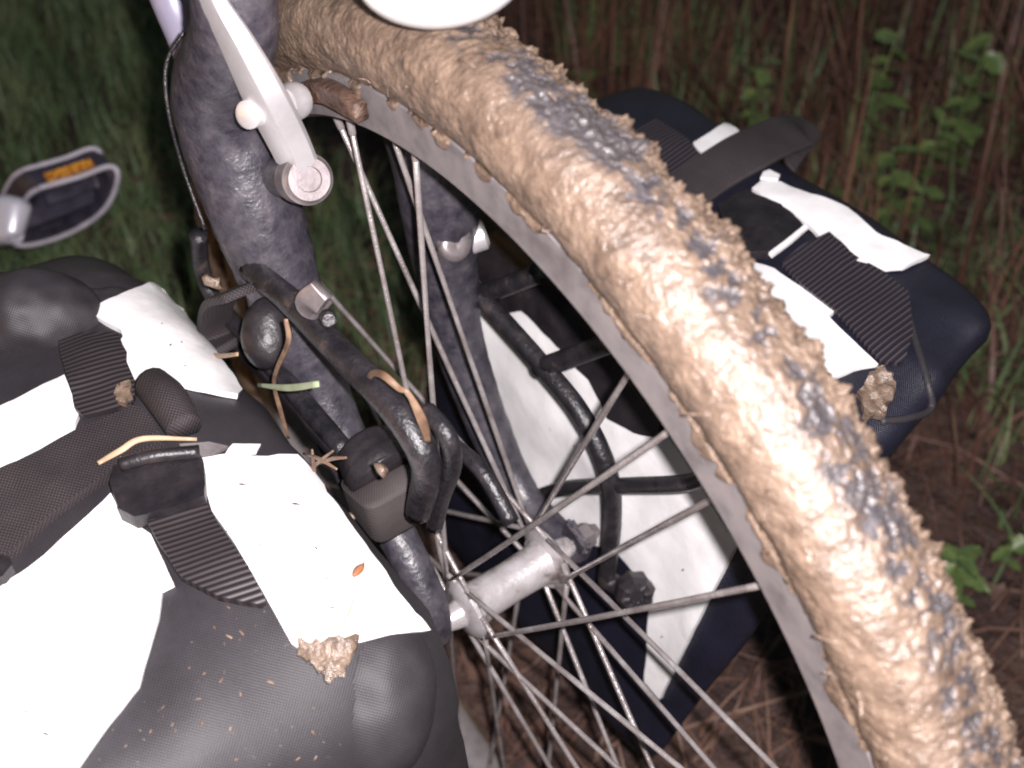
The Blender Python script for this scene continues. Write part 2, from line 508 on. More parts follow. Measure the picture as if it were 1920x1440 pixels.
def build_mud():
    A, N = mud_curve()
    th = np.concatenate([R(18) + (R(140) - R(18)) * np.linspace(0, 1, 1060, endpoint=False), R(140) + (R(378) - R(140)) * np.linspace(0, 1, 260, endpoint=False)])
    n_p = len(A)
    v, f, thin = [], [], []
    for t in th:
        c, s = math.cos(t), math.sin(t)
        e_lo = nz(c * 1.0, s, 0.0, 11) * 0.9 + nz(c, s, 3.0, 34) * 0.55 + nz(c, s, 6.0, 90) * 0.2
        edge = 0.3190 - 0.0085 * max(-0.6, min(1.0, e_lo * 1.7))        # how far down the rim wall the mud reaches
        edge2 = 0.312 - 0.012 * nz(c, s, 9.0, 20)
        for k in range(n_p):
            r, y, ph = A[k]
            nr, ny = N[k]
            x3, z3 = r * c, r * s
            big = nz(x3, y, z3, 28)
            mid = nz(x3, y, z3, 85)
            fin = nz(x3, y, z3, 240)
            xfn = nz(x3, y, z3, 620)
            d = math.degrees(ph)
            sh = min(1.0, max(0.0, (d + 105) / 60))
            fz = 0.5 + 0.5 * min(1.0, max(0.0, (d + 20) / 50))
            h = 0.0014 + 0.0014 * sh + (0.0007 + 0.0005 * sh) * big + 0.0009 * mid + fz * (0.0008 * fin + 0.0006 * xfn + 0.0007 * (abs(nz(x3, y + 3, z3, 170)) - 0.2))
            # clods: sharp-edged lumps
            ridge = 1 - abs(nz(x3 + 5, y, z3, 60))
            h += 0.0004 * (ridge - 0.7) * 2
            # worn running band, patches of rubber show
            wear = math.exp(-((d - 12) / 30.0) ** 2)
            patch = 0.5 * nz(x3 + 2, y * 1.1, z3, 20) + 0.8 * nz(x3 + 4, y, z3, 72) + 1.0 * nz(x3 + 9, y, z3, 175) + 0.8 * nz(x3 + 1, y, z3, 380)
            thin.append(max(0.0, min(1.0, wear * (0.52 + 0.85 * patch + 1.1 * nz(x3 + 7, y, z3, 9)))))
            h -= wear * (0.0008 + 0.0022 * min(0.6, max(-0.3, patch)))
            # ragged thick far shoulder
            if 25 < d < 100:
                h += 0.0032 * math.exp(-((d - 58) / 22.0) ** 2) * (1 + 1.1 * mid + 0.8 * fin + 0.8 * xfn)
            if abs(d) > 110:
                rr = r
                ed = edge if d < 0 else edge2
                kx = (rr - ed) / 0.0022
                if kx < 0:
                    h = -0.0012
                elif kx < 1:
                    h = -0.0012 + (h * 0.75 + 0.0012) * math.sqrt(kx)
                else:
                    h = max(h * 0.8, 0.0008)
            h = max(h, -0.0014)
            rr2 = r + nr * h
            v.append((rr2 * c, y + ny * h, rr2 * s))
    m = len(th)
    for i in range(m):
        i2 = (i + 1) % m
        for k in range(n_p - 1):
            f.append((i * n_p + k, i2 * n_p + k, i2 * n_p + k + 1, i * n_p + k + 1))
    o = from_py('mud_crust', v, f, M['mud_film'], tyre)
    at = o.data.attributes.new('thin', 'FLOAT', 'POINT')
    at.data.foreach_set('value', thin)
    return o
mud = build_mud()

def mud_fibres():
    V, F = [], []
    for _ in range(110):
        t = R(random.uniform(22, 138)); p = R(random.uniform(-115, 75))
        h = rt + random.uniform(0.001, 0.0045)
        def q(t, p, h):
            r = RT + h * math.cos(p)
            return Vector((r * math.cos(t), Y0 + h * math.sin(p), r * math.sin(t)))
        L = random.uniform(0.003, 0.010)
        a = random.uniform(0, 6.28)
        dt, dp = math.cos(a) * L / 0.36, math.sin(a) * L / 0.024
        v, f = tube_data([q(t, p, h), q(t + dt / 2, p + dp / 2, h + random.uniform(0, .002)), q(t + dt, p + dp, h + random.uniform(-.001, .004))], random.uniform(0.00025, 0.0007), seg=4, n=2)
        b = len(V); V += v; F += [tuple(i + b for i in g) for g in f]
    o = from_py('straw_bits', V, F, M['mud'], tyre)
    o['kind'] = 'stuff'
mud_fibres()

# fork: two blades that curve forward to the hub, crown and steerer
near_leg = [(-0.135, -0.046, 0.415), tuple(U(440, 20, -0.050)), tuple(U(414, 190, -0.050)), (-0.142, -0.050, 0.216), (-0.123, -0.050, 0.165), (-0.103, -0.050, 0.115), (-0.072, -0.051, 0.075), (-0.030, -0.052, 0.055), (0.000, -0.053, 0.022), (0.003, -0.053, -0.004)]
near_r = [0.020, 0.0195, 0.0245, 0.0245, 0.020, 0.016, 0.0135, 0.0112, 0.0102, 0.0085]
far_leg = [(-0.165, 0.046, 0.410), (-0.138, 0.050, 0.307), (-0.121, 0.050, 0.215), (-0.121, 0.050, 0.150), (-0.114, 0.050, 0.088), (-0.088, 0.051, 0.030), (-0.055, 0.052, -0.008), (-0.012, 0.053, -0.014), (0.003, 0.053, -0.006)]
leg_r = [0.026, 0.026, 0.0245, 0.020, 0.016, 0.0135, 0.0112, 0.0102, 0.0085]
fork = tube('fork_blade', near_leg, near_r, M['fork'], bike, seg=26, n=14, bump=0.035)
tube('fork_blade', far_leg, leg_r, M['fork'], bike, seg=26, n=14, bump=0.035)
tube('fork_crown', [(-0.135, -0.056, 0.420), (-0.16, 0, 0.432), (-0.165, 0.062, 0.415)], [0.022, 0.026, 0.022], M['fork'], bike, seg=20)
tube('steerer', [(-0.172, 0, 0.425), (-0.230, 0, 0.61)], [0.02, 0.02], M['fork'], bike, seg=20)
for s in (-1, 1):
    bm = bmesh.new()
    bmesh.ops.create_cube(bm, size=1, matrix=Matrix.Translation((-0.004, s * 0.0535, -0.006)) @ Matrix.Rotation(R(20), 4, 'Y') @ Matrix.Diagonal((0.022, 0.006, 0.032, 1)))
    bmesh.ops.bevel(bm, geom=bm.edges[:], offset=0.002, segments=2, affect='EDGES')
    from_bm('dropout', bm, M['fork'], bike)

# brake: arm, bolt, pad holder, boss
B = U(577, 336, -0.044)
ax_b = Vector((0.86, -0.12, 0.5)).normalized()
arm_pts = [U(355, -110, -0.068), U(400, 0, -0.064), U(446, 84, -0.060), U(496, 180, -0.055), U(536, 258, -0.048), U(560, 310, -0.0440)]
arm = tube('brake_arm', arm_pts, [0.0048, 0.0058, 0.0078, 0.0098, 0.0100, 0.0096], M['silver'], bike, profile=[(-1, -.6), (-1.0, 0.35), (-0.85, 0.6), (0.05, 0.78), (0.15, 0.70), (0.85, -0.55), (1.0, -0.85), (0.6, -1.0)], upv=(0.75, -0.36, 0.56), n=10)
arm.modifiers.new('edges', 'EDGE_SPLIT').split_angle = R(25)
lathe('pivot_bolt', B - ax_b * 0.016, ax_b, [(0, 0.0125), (0.016, 0.0125), (0.0165, 0.0118), (0.0185, 0.0105), (0.0195, 0.0102), (0.0195, 0.0062), (0.0180, 0.0058), (0.0180, 0.001)], M['dull_silver'], arm, seg=32)
lathe('brake_boss', B - ax_b * 0.06, ax_b, [(0, 0.011), (0.044, 0.011)], M['fork'], fork, seg=20)
pa, pb = U(462, 216, -0.064), U(566, 186, -0.026)
axp = (pb - pa)
L = axp.length
lathe('pad_bolt', pa, axp, [(0, 0.0045), (0.001, 0.0066), (0.014, 0.0066), (0.015, 0.0046), (L * 0.62, 0.0042), (L * 0.63, 0.0082), (L * 0.76, 0.0088), (L * 0.80, 0.0095), (L * 0.9, 0.0090), (L * 0.92, 0.005), (L * 0.98, 0.004)], M['silver'], arm, seg=22)
tang = Vector((0.33, 0, 0.0)).normalized()
pc = U(628, 180, -0.0175)
tg = Vector((0.94, 0, 0.20))
padv = [pc - tg * 0.030 + Vector((0, 0, -0.005)), pc - tg * 0.010, pc + tg * 0.010, pc + tg * 0.026 + Vector((0, 0, -0.002))]
tube('brake_pad', padv, [0.0052, 0.0056, 0.0056, 0.0048], M['mud_dark'], arm, profile=rrect(0.75, 1.0, 0.35), upv=(0, 0, 1))
# far brake arm seen between the spokes
Bf = U(846, 458, 0.046)
tube('brake_arm', [Bf, Bf + Vector((-0.012, 0.006, 0.05)), Bf + Vector((-0.03, 0.012, 0.11))], [0.0105, 0.0105, 0.006], M['dull_silver'], bike, profile=rrect(1.0, 0.62, 0.35), upv=tuple(ax_b), n=8)
lathe('pivot_bolt', Bf - ax_b * 0.004, ax_b, [(0, 0.010), (0.010, 0.010), (0.012, 0.0085), (0.013, 0.005), (0.012, 0.001)], M['dull_silver'], bike, seg=28)

lathe('cable_anchor', U(808, 474, 0.040), (0.35, 0.9, 0.2), [(0, 0.006), (0.001, 0.0085), (0.012, 0.0085), (0.0125, 0.0065), (0.016, 0.0065), (0.0165, 0.0095), (0.032, 0.0095), (0.034, 0.007)], M['silver'], bike, seg=22)
# silver clamp and strap wrapped round the near blade
cc = U(592, 562, -0.064)
tube('cable_clamp', [cc + Vector((-0.004, 0.004, -0.010)), cc + Vector((0, -0.003, 0.0)), cc + Vector((0.005, 0.002, 0.009))], [0.0055, 0.0062, 0.005], M['dull_silver'], bike, profile=rrect(1.1, 0.6, 0.25), upv=(0.6, -0.5, 0.6))
lathe('clamp_screw', cc + Vector((0.010, 0.0, -0.004)), (0.8, -0.3, 0.5), [(0, 0.004), (0.008, 0.004), (0.009, 0.003)], M['rack'], bike, seg=12)

# front lamp housing over the tyre
def ellip(name, c, ax, mat, parent, sub=4, nzamp=0.0, nzs=40):
    bm = bmesh.new()
    bmesh.ops.create_icosphere(bm, subdivisions=sub, radius=1)
    for vv in bm.verts:
        n = vv.co.copy()
        q = Vector(c) + ax[0] * n.x + ax[1] * n.y + ax[2] * n.z
        if nzamp:
            q += (ax[0] * n.x + ax[1] * n.y + ax[2] * n.z).normalized() * nzamp * (noise.noise(q * nzs) + 0.6 * noise.noise(q * nzs * 2.7))
        vv.co = q
    return from_bm(name, bm, mat, parent, True)
lc = UD(828, -62, 0.500)
lamp = ellip('front_lamp', lc, (right * 0.0335, up * 0.0222 + right * 0.004, fwd * 0.032), M['white_gloss'], bike, 5)
tube('lamp_bracket', [lc + Vector((-0.02, 0, 0.01)), lc + Vector((-0.09, 0, 0.05)), Vector((-0.172, 0.0, 0.43))], 0.005, M['rack'], lamp, seg=10)
# pale frame tube behind the near blade
ft0 = U(300, -120, -0.060)
tube('frame_tube', [UD(282, -150, 0.72), UD(318, -20, 0.72), UD(352, 90, 0.735), UD(400, 260, 0.78)], [0.0145, 0.0125, 0.0095, 0.006], M['lilac'], bike, seg=20)
tube('brake_cable', [UD(345, 60, 0.655), UD(312, 120, 0.662), UD(316, 210, 0.672), UD(345, 320, 0.69), UD(385, 430, 0.70)], 0.0011, M['rack'], bike, seg=8)

# low-rider racks
def pl(ps, y):
    return [U(a, b, y) for a, b in ps]
rk = tube('rack', pl([(845, 505), (905, 560), (1030, 700), (1095, 785), (1140, 885), (1148, 980), (1135, 1095)], 0.066), 0.0058, M['rack'], bike, seg=12)
tube('rack_stub', [U(1012, 690, 0.066), U(1075, 668, 0.072), U(1150, 640, 0.078)], 0.0062, M['rack'], rk, seg=12)
tube('rack_stub', [U(880, 560, 0.066), U(940, 540, 0.072), U(1010, 512, 0.078)], 0.0062, M['rack'], rk, seg=12)
tube('rack_bar', [U(985, 940, 0.064), U(1060, 915, 0.068), U(1180, 910, 0.07), U(1290, 905, 0.072), U(1340, 880, 0.074)], 0.0048, M['rack'], rk, seg=12)
kn = U(1185, 1112, 0.070)
v, f = lathe_data(kn + Vector((-0.008, 0.006, -0.006)), Vector((0.75, -0.35, 0.4)), [(0, 0.010), (0.004, 0.0118), (0.012, 0.0118), (0.016, 0.0095), (0.0165, 0.005), (0.0145, 0.0045)], 24)
v = [q + (q - kn) * (0.10 if (i % 3 == 0) else 0) for i, q in enumerate(v)]
from_py('rack_knob', v, f, M['plastic'], rk, False)
tube('rack_bar', [U(1135, 1085, 0.066), U(1160, 1100, 0.069), U(1185, 1112, 0.07)], 0.0062, M['rack'], rk, seg=12)

nk = tube('rack', pl([(470, 505), (545, 565), (632, 655), (720, 742), (775, 815), (800, 880), (785, 960)], -0.066), [0.0066, 0.0068, 0.0072, 0.0076, 0.0076, 0.0072, 0.0066], M['rack'], bike, seg=16, bump=0.03)
tube('rack_bar', pl([(800, 770), (838, 815), (848, 872), (828, 930), (815, 985)], -0.056), 0.0046, M['rack'], nk, seg=12)
tube('rack_bar', pl([(845, 830), (905, 885), (960, 980)], -0.030), 0.0042, M['rack'], nk, seg=12)
tube('rack_bar', pl([(372, 440), (378, 500), (402, 560), (470, 640), (560, 745), (650, 850)], -0.070), [0.0052, 0.005, 0.005, 0.0052, 0.006, 0.0056], M['rack'], nk, seg=12, bump=0.04)


# ------------------------------------------------------------------ pedal and crank (the frame turns away behind the fork)
def build_pedal():
    c = UD(135, 372, 1.22)
    s = 1.22 / FPX
    def P(px, py, d=0.0):
        return UD(px, py, 1.22 + d)
    # cage: a closed loop swept with a tall rectangular section
    thick = (P(45, 318, 0.014) - P(75, 352, 0.0)) * 1.0
    loop = [P(75, 352), P(150, 331), P(203, 312), P(221, 326), P(211, 368, 0.02), P(186, 402, 0.035), P(140, 432, 0.05), P(92, 451, 0.06), P(45, 460, 0.065), P(18, 448, 0.06), P(30, 408, 0.04), P(52, 368, 0.01)]
    n = 6
    S = spline([tuple(p) for p in loop] + [tuple(loop[0])], n)[:-1]
    cen = np.mean(S, axis=0)
    tv = np.array(thick)
    v, f = [], []
    m = len(S)
    for p in S:
        ind = (cen - p)
        ind /= np.linalg.norm(ind)
        w = ind * 0.010
        for a, b in ((0, 0), (0, 1), (1, 1), (1, 0)):
            v.append(p + w * a + tv * 0.98 * b)
    for i in range(m):
        j = (i + 1) % m
        for k in range(4):
            k2 = (k + 1) % 4
            f.append((i * 4 + k, i * 4 + k2, j * 4 + k2, j * 4 + k))
    ped = from_py('pedal', v, f, M['pedal_body'], bike, False)
    # pale worn edge beads on both faces
    tube('edge_bead', list(S) + [S[0]], 0.0026, M['pedal_edge'], ped, seg=8, n=1, cap=False)
    S2 = S + tv
    tube('edge_bead', list(S2) + [S2[0]], 0.0024, M['pedal_edge'], ped, seg=8, n=1, cap=False)
    # reflector in its pocket on the end face
    rp = [P(80, 326, -0.004), P(168, 297, -0.004), P(176, 311, -0.008), P(90, 341, -0.008)]
    vv = rp + [q + fwd * 0.010 for q in rp]
    from_py('reflector', vv, [(0, 3, 2, 1), (4, 5, 6, 7), (0, 1, 5, 4), (1, 2, 6, 5), (2, 3, 7, 6), (3, 0, 4, 7)], M['amber'], ped, False)
    tube('pedal_axle', [P(10, 408, 0.045), P(80, 393, 0.045), P(190, 352, 0.035)], [0.011, 0.0095, 0.008], M['pedal_body'], ped, profile=rrect(0.7, 1.5, 0.3), upv=tuple(up))
    tube('platform_bar', [P(85, 372, 0.03), P(130, 358, 0.03), P(185, 338, 0.025)], 0.0042, M['pedal_body'], ped, profile=rrect(1.6, 0.6, 0.3), upv=tuple(fwd))
    tube('platform_bar', [P(72, 418, 0.055), P(120, 406, 0.052), P(175, 382, 0.045)], 0.0055, M['pedal_body'], ped, profile=rrect(1.6, 0.6, 0.3), upv=tuple(fwd))
    # crank arm runs out of the picture to the bottom bracket
    tube('crank_arm', [P(38, 418, 0.0), P(14, 412, 0.0), P(-80, 440, 0.06), P(-260, 520, 0.14)], [0.013, 0.0205, 0.018, 0.018], M['crank'], bike, profile=rrect(0.75, 1.1, 0.6), upv=tuple(up))
build_pedal()


# ------------------------------------------------------------------ panniers
def pannier_body(name, cx, hx, y0, y1, z0, z1, mat, parent, e=4.2, tilt=0.0, lean=0.0, seed=0.0, taper=0.16, crown=0.0, sub=28, tapy=0.0, tilt_in=0.0, warp=None):
    bm = bmesh.new()
    bmesh.ops.create_cube(bm, size=2)
    bmesh.ops.subdivide_edges(bm, edges=bm.edges[:], cuts=sub, use_grid_fill=True)
    cy, hy, cz, hz = (y0 + y1) / 2, abs(y1 - y0) / 2, (z0 + z1) / 2, (z1 - z0) / 2
    for vv in bm.verts:
        n = vv.co.normalized()
        k = (abs(n.x) ** e + abs(n.y) ** e + abs(n.z) ** e) ** (-1 / e)
        q = n * k
        tz = (q.z + 1) / 2
        x = cx + q.x * hx * (1 - taper * (1 - tz)) + lean * (q.z)
        y = cy + q.y * hy
        y = y0 + (y - y0) * (1 - tapy * (1 - tz)) - tilt_in * (1 - tz)
        z = cz + q.z * hz
        if q.z > 0:
            z += crown * (1 - abs(q.y) ** 2) * q.z + tilt * q.x * q.z
        if warp:
            x, y, z = warp(q, tz, x, y, z)
        p = Vector((x, y, z))
        d = 0.0035 * noise.noise(p * 12 + Vector((seed, 0, 0))) + 0.001 * noise.noise(p * 37 + Vector((seed, 4, 0))) + 0.0040 * (1 - abs(noise.noise(p * 16 + Vector((0, seed, 7))))) ** 3
        vv.co = p + n * d
    bm.normal_update()
    bvh = BVHTree.FromBMesh(bm)
    o = from_bm(name, bm, mat, parent, True)
    return o, bvh

def on(bvh, px, py, off):
    d = ray(px, py)
    h = bvh.ray_cast(CAM, d)
    if h[0] is None:
        h2 = bvh.find_nearest(CAM + d * 0.75)
        # nearest point of the body to the sight line
        best = None
        for t in np.linspace(0.4, 1.1, 60):
            q = CAM + d * t
            z = bvh.find_nearest(q)
            if best is None or z[3] < best[3]:
                best = z
        h = best
    n = h[1]
    return h[0] + n * off, n

def panel(name, poly, bvh, off, mat, parent, thick=0.002, step=14, wrinkle=0.0, ws=50, jit=0.0):
    """a sewn or strapped-on sheet that follows the body: poly is its outline on sight lines, thick its depth"""
    pts = [Vector(p) for p in poly]
    den = []
    m = len(pts)
    for i in range(m):
        a, b = pts[i], pts[(i + 1) % m]
        k = max(1, int((b - a).length / step))
        for j in range(k):
            q = a.lerp(b, j / k)
            if jit:
                q = q + Vector((random.uniform(-jit, jit), random.uniform(-jit, jit)))
            den.append(q)
    nb = len(den)
    xs = [p.x for p in den]; ys = [p.y for p in den]
    def inside(x, y):
        c = False
        j = nb - 1
        for i in range(nb):
            if ((ys[i] > y) != (ys[j] > y)) and (x < (xs[j] - xs[i]) * (y - ys[i]) / (ys[j] - ys[i]) + xs[i]):
                c = not c
            j = i
        return c
    inner = []
    y = min(ys) + step * 0.5
    row = 0
    while y < max(ys):
        x = min(xs) + step * (0.5 if row % 2 else 1.0)
        while x < max(xs):
            if inside(x, y) and min((x - p.x) ** 2 + (y - p.y) ** 2 for p in den) > (step * 0.55) ** 2:
                inner.append(Vector((x, y)))
            x += step
        y += step
        row += 1
    edges = [(i, (i + 1) % nb) for i in range(nb)]
    V, E_, F, *_ = delaunay_2d_cdt(den + inner, edges, [list(range(nb))], 1, 1e-4)
    top, bot = [], []
    for p in V:
        q, n = on(bvh, p.x, p.y, off)
        if wrinkle:
            q = q + n * wrinkle * (noise.noise(q * ws) + 0.5 * noise.noise(q * ws * 2.3))
        top.append(q)
        bot.append(q - n * thick)
    k = len(V)
    faces = [tuple(t) for t in F]
    # face direction: towards the camera
    fl = []
    for t in faces:
        a, b, c = top[t[0]], top[t[1]], top[t[2]]
        if (b - a).cross(c - a).dot(CAM - a) < 0:
            t = t[::-1]
        fl.append(t)
    from collections import Counter
    cnt = Counter()
    for t in fl:
        for i in range(len(t)):
            cnt[(t[i], t[(i + 1) % len(t)])] += 1
    side = [(a, b) for (a, b) in cnt if (b, a) not in cnt]
    allf = fl + [tuple(i + k for i in t[::-1]) for t in fl] + [(b, a, a + k, b + k) for a, b in side]
    o = from_py(name, top + bot, allf, mat, parent)
    o.modifiers.new('edges', 'EDGE_SPLIT').split_angle = R(50)
    return o

def ribbed(name, origin, du, pitch, c0, c1, rough=0.5):
    "corded webbing: ridges across the direction du"
    m, nt, b = mat_new(name)
    tc = coords(nt)
    d = nt.nodes.new('ShaderNodeVectorMath')
    d.operation = 'DOT_PRODUCT'
    nt.links.new(tc, d.inputs[0])
    d.inputs[1].default_value = tuple(Vector(du).normalized())
    mul = nt.nodes.new('ShaderNodeMath'); mul.operation = 'MULTIPLY'
    nt.links.new(d.outputs['Value'], mul.inputs[0]); mul.inputs[1].default_value = 2 * math.pi / pitch
    sn = nt.nodes.new('ShaderNodeMath'); sn.operation = 'SINE'
    nt.links.new(mul.outputs[0], sn.inputs[0])
    mp = nt.nodes.new('ShaderNodeMapRange')
    mp.inputs['From Min'].default_value = -1
    nt.links.new(sn.outputs[0], mp.inputs['Value'])
    r = ramp(nt, mp.outputs[0], [(0.0, c0), (0.6, c0), (1.0, c1)])
    nt.links.new(r.outputs[0], b.inputs['Base Color'])
    b.inputs['Roughness'].default_value = rough
    add_bump(nt, b, mp.outputs[0], 1.0, 0.0005)
    return m

def specks(name, bvh, poly_pts, mat, parent, off=0.0045):
    v, f = [], []
    for (px, py, s) in poly_pts:
        q, n = on(bvh, px, py, off)
        a = n.orthogonal().normalized()
        a.rotate(Matrix.Rotation(random.uniform(0, 6.28), 3, n))
        b = n.cross(a)
        base = len(v)
        L = s * random.uniform(1.0, 2.4)
        for k in range(7):
            an = 2 * math.pi * k / 7
            v.append(q + a * math.cos(an) * L * random.uniform(.6, 1.2) + b * math.sin(an) * s * 0.5 * random.uniform(.6, 1.2))
        v.append(q + n * s * 0.6)
        for k in range(7):
            f.append((base + k, base + (k + 1) % 7, base + 7))
    o = from_py(name, v, f, mat, parent)
    o['kind'] = 'stuff'
    return o

# --- the near pannier
np_root = empty('pannier', (-0.09, -0.19, GZ), 'near black and white roll-top pannier filling the lower left, webbing straps and buckle across it', 'pannier', 'panniers hung on the low-rider rack')
nbody, nbvh = pannier_body('bag_body', -0.092, 0.205, -0.083, -0.330, -0.27, 0.155, M['fabric'], np_root, e=7.0, seed=2.0, crown=0.004, taper=0.02)
panel('white_panel', [(165, 592), (230, 560), (296, 528), (312, 536), (380, 640), (450, 738), (444, 750), (395, 742), (345, 730), (262, 735), (240, 690), (218, 658), (232, 640), (228, 628)], nbvh, 0.0035, M['white_vinyl'], np_root, 0.003, 12, 0.0012)
panel('white_panel', [(-60, 800), (0, 772), (60, 742), (124, 710), (136, 745), (150, 785), (140, 815), (60, 862), (0, 892), (-60, 922)], nbvh, 0.0035, M['white_vinyl'], np_root, 0.003, 14, 0.0012)
panel('white_panel', [(362, 868), (430, 860), (500, 866), (552, 862), (600, 920), (660, 1005), (725, 1095), (795, 1186), (725, 1192), (668, 1206), (652, 1222), (600, 1238), (548, 1212), (520, 1160), (470, 1075), (438, 1020), (400, 968), (385, 920)], nbvh, 0.0035, M['white_vinyl'], np_root, 0.003, 14, 0.0015)
panel('white_panel', [(-70, 1152), (0, 1112), (100, 1035), (210, 932), (228, 968), (285, 1010), (328, 1102), (306, 1112), (300, 1165), (262, 1290), (215, 1350), (150, 1440), (120, 1500), (-70, 1500)], nbvh, 0.0035, M['white_vinyl'], np_root, 0.003, 18, 0.0015)
wx = Vector((1, 0.1, 0))
rib_n = ribbed('corded_webbing_near', None, (0.8, -0.2, 0.0), 0.0034, (0.020, 0.015, 0.017), (0.042, 0.033, 0.037))
panel('webbing_strap', [(118, 655), (160, 640), (222, 640), (240, 690), (262, 742), (252, 775), (160, 795), (146, 780), (130, 715)], nbvh, 0.0065, rib_n, np_root, 0.003, 12)
panel('webbing_strap', [(-60, 925), (40, 885), (160, 822), (262, 776), (290, 800), (312, 848), (225, 900), (120, 975), (40, 1050), (0, 1078), (-60, 1120)], nbvh, 0.0085, M['webbing'], np_root, 0.004, 14, 0.0006)
panel('webbing_edge', [(-60, 1040), (0, 1010), (100, 940), (225, 870), (310, 838), (314, 850), (225, 903), (120, 978), (40, 1053), (0, 1082), (-60, 1126)], nbvh, 0.0112, M['webbing'], np_root, 0.0025, 14, 0.0006)
panel('webbing_strap', [(262, 960), (330, 958), (392, 962), (420, 1010), (470, 1080), (502, 1140), (492, 1148), (415, 1135), (345, 1098), (305, 1040)], nbvh, 0.0075, rib_n, np_root, 0.004, 12)
panel('buckle', [(214, 935), (222, 905), (270, 885), (340, 868), (372, 872), (388, 900), (392, 962), (330, 985), (262, 1000), (232, 985)], nbvh, 0.0125, M['plastic'], np_root, 0.009, 10, 0.0012, 90)
tube('buckle_bar', [on(nbvh, 238, 912, 0.0150)[0], on(nbvh, 300, 893, 0.0165)[0], on(nbvh, 376, 884, 0.0150)[0]], 0.0035, M['plastic'], np_root, seg=10)
tube('strap_roll', [on(nbvh, 282, 738, 0.006)[0], on(nbvh, 318, 780, 0.009)[0], on(nbvh, 350, 822, 0.006)[0]], [0.0095, 0.0105, 0.009], M['webbing'], np_root, seg=16)
panel('webbing_tail', [(338, 842), (392, 838), (428, 846), (400, 862), (350, 866)], nbvh, 0.004, M['rim'], np_root, 0.002, 10)
panel('white_tab', [(430, 852), (436, 845), (486, 846), (478, 860), (424, 862)], nbvh, 0.005, M['white_vinyl'], np_root, 0.002, 10)
panel('strap_end', [(-40, 1080), (0, 1068), (30, 1072), (36, 1088), (20, 1108), (-40, 1128)], nbvh, 0.012, M['plastic'], np_root, 0.006, 8)
ellip('fabric_fold', on(nbvh, 60, 600, 0.0)[0], (right * 0.040 - up * 0.006, up * 0.027 + right * 0.008, fwd * 0.03), M['fabric'], np_root, 5, 0.004, 30)
ellip('fabric_fold', on(nbvh, 190, 545, -0.016)[0], (right * 0.032, up * 0.016, fwd * 0.022), M['fabric'], np_root, 5, 0.003, 40)
ellip('fabric_fold', on(nbvh, 742, 1335, -0.022)[0], (right * 0.030 + up * 0.010, up * 0.040 - right * 0.006, fwd * 0.03), M['fabric'], np_root, 5, 0.0015, 30)
panel('mud_patch', [(552, 1214), (600, 1205), (640, 1200), (662, 1206), (655, 1225), (640, 1262), (618, 1285), (596, 1268), (570, 1240)], nbvh, 0.008, M['mud'], np_root, 0.004, 7, 0.0028, 190, jit=7)
panel('mud_patch', [(228, 745), (246, 738), (256, 765), (244, 775), (226, 772)], nbvh, 0.0095, M['mud'], np_root, 0.003, 5, 0.0014, 200, jit=4)
sp = [(300, 620, .0006), (335, 655, .0010), (316, 660, .0010), (345, 700, .0006), (455, 922, .0012), (553, 960, .0012), (490, 1035, .001), (590, 1042, .001), (430, 1010, .0007), (620, 1150, .001), (55, 1345, .0012), (93, 1386, .0014), (20, 1290, .0007), (150, 1210, .0006), (240, 1140, .0006), (610, 1098, .0008), (520, 1100, .0006)]
specks('mud_specks', nbvh, sp, M['mud_dark'], np_root, 0.005)
fine = []
while len(fine) < 90:
    px, py = random.uniform(180, 820), random.uniform(1130, 1440)
    if py > 1140 + max(0, (px - 480)) * 0.45 and py > 1440 - (px - 150) * 2.0:
        fine.append((px, py, abs(random.gauss(0.0003, 0.0003)) + 0.00015))
specks('mud_and_sparkle_specks', nbvh, fine, M['twig'], np_root, 0.0008)  # pale specks on black fabric: dirt, and sparkles of light put in as colour

tube('mounting_rail', [(-0.165, -0.071, 0.118), (-0.12, -0.070, 0.126), (-0.07, -0.070, 0.126), (-0.03, -0.070, 0.124), (-0.02, -0.071, 0.115)], 0.0060, M['plastic'], np_root, profile=rrect(1.0, 0.75, 0.4), upv=(0, 0, 1), bump=0.06)
# --- the far pannier
fp_root = empty('pannier', (-0.06, 0.2, GZ), 'far black and white roll-top pannier beyond the muddy tyre, with a dark navy end', 'pannier', 'panniers hung on the low-rider rack')
def far_warp(q, tz, x, y, z):
    "front end slants back towards the outside and underneath"
    if q.x > 0:
        ty = (q.y + 1) / 2
        x += q.x * (0.012 - 0.040 * ty - (1 - tz) * (0.055 + 0.13 * ty))
    return x, y, z
fbody, fbvh = pannier_body('bag_body', -0.055, 0.188, 0.112, 0.306, -0.215, 0.120, M['navy'], fp_root, e=13.0, seed=9.0, crown=0.004, taper=0.12, tapy=0.62, tilt_in=0.045, warp=far_warp, lean=0.0)
panel('inner_panel', [(893, 500), (912, 505), (945, 545), (978, 582), (1005, 577), (1080, 650), (1108, 682), (1130, 705), (1155, 752), (1165, 778), (1215, 805), (1258, 815), (1312, 895), (1388, 1018), (1330, 1130), (1282, 1225), (1242, 1308), (1214, 1275), (1226, 1110), (1160, 1030), (1090, 1010), (1020, 960), (960, 900), (900, 700)], fbvh, 0.003, M['white_vinyl'], fp_root, 0.003, 16, 0.0015, 40)
panel('white_panel', [(1360, 470), (1405, 500), (1450, 512), (1500, 545), (1562, 592), (1552, 602), (1600, 648), (1644, 690), (1600, 698), (1560, 715), (1535, 745), (1480, 740), (1400, 620)], fbvh, 0.0035, M['white_vinyl'], fp_root, 0.003, 12, 0.001)
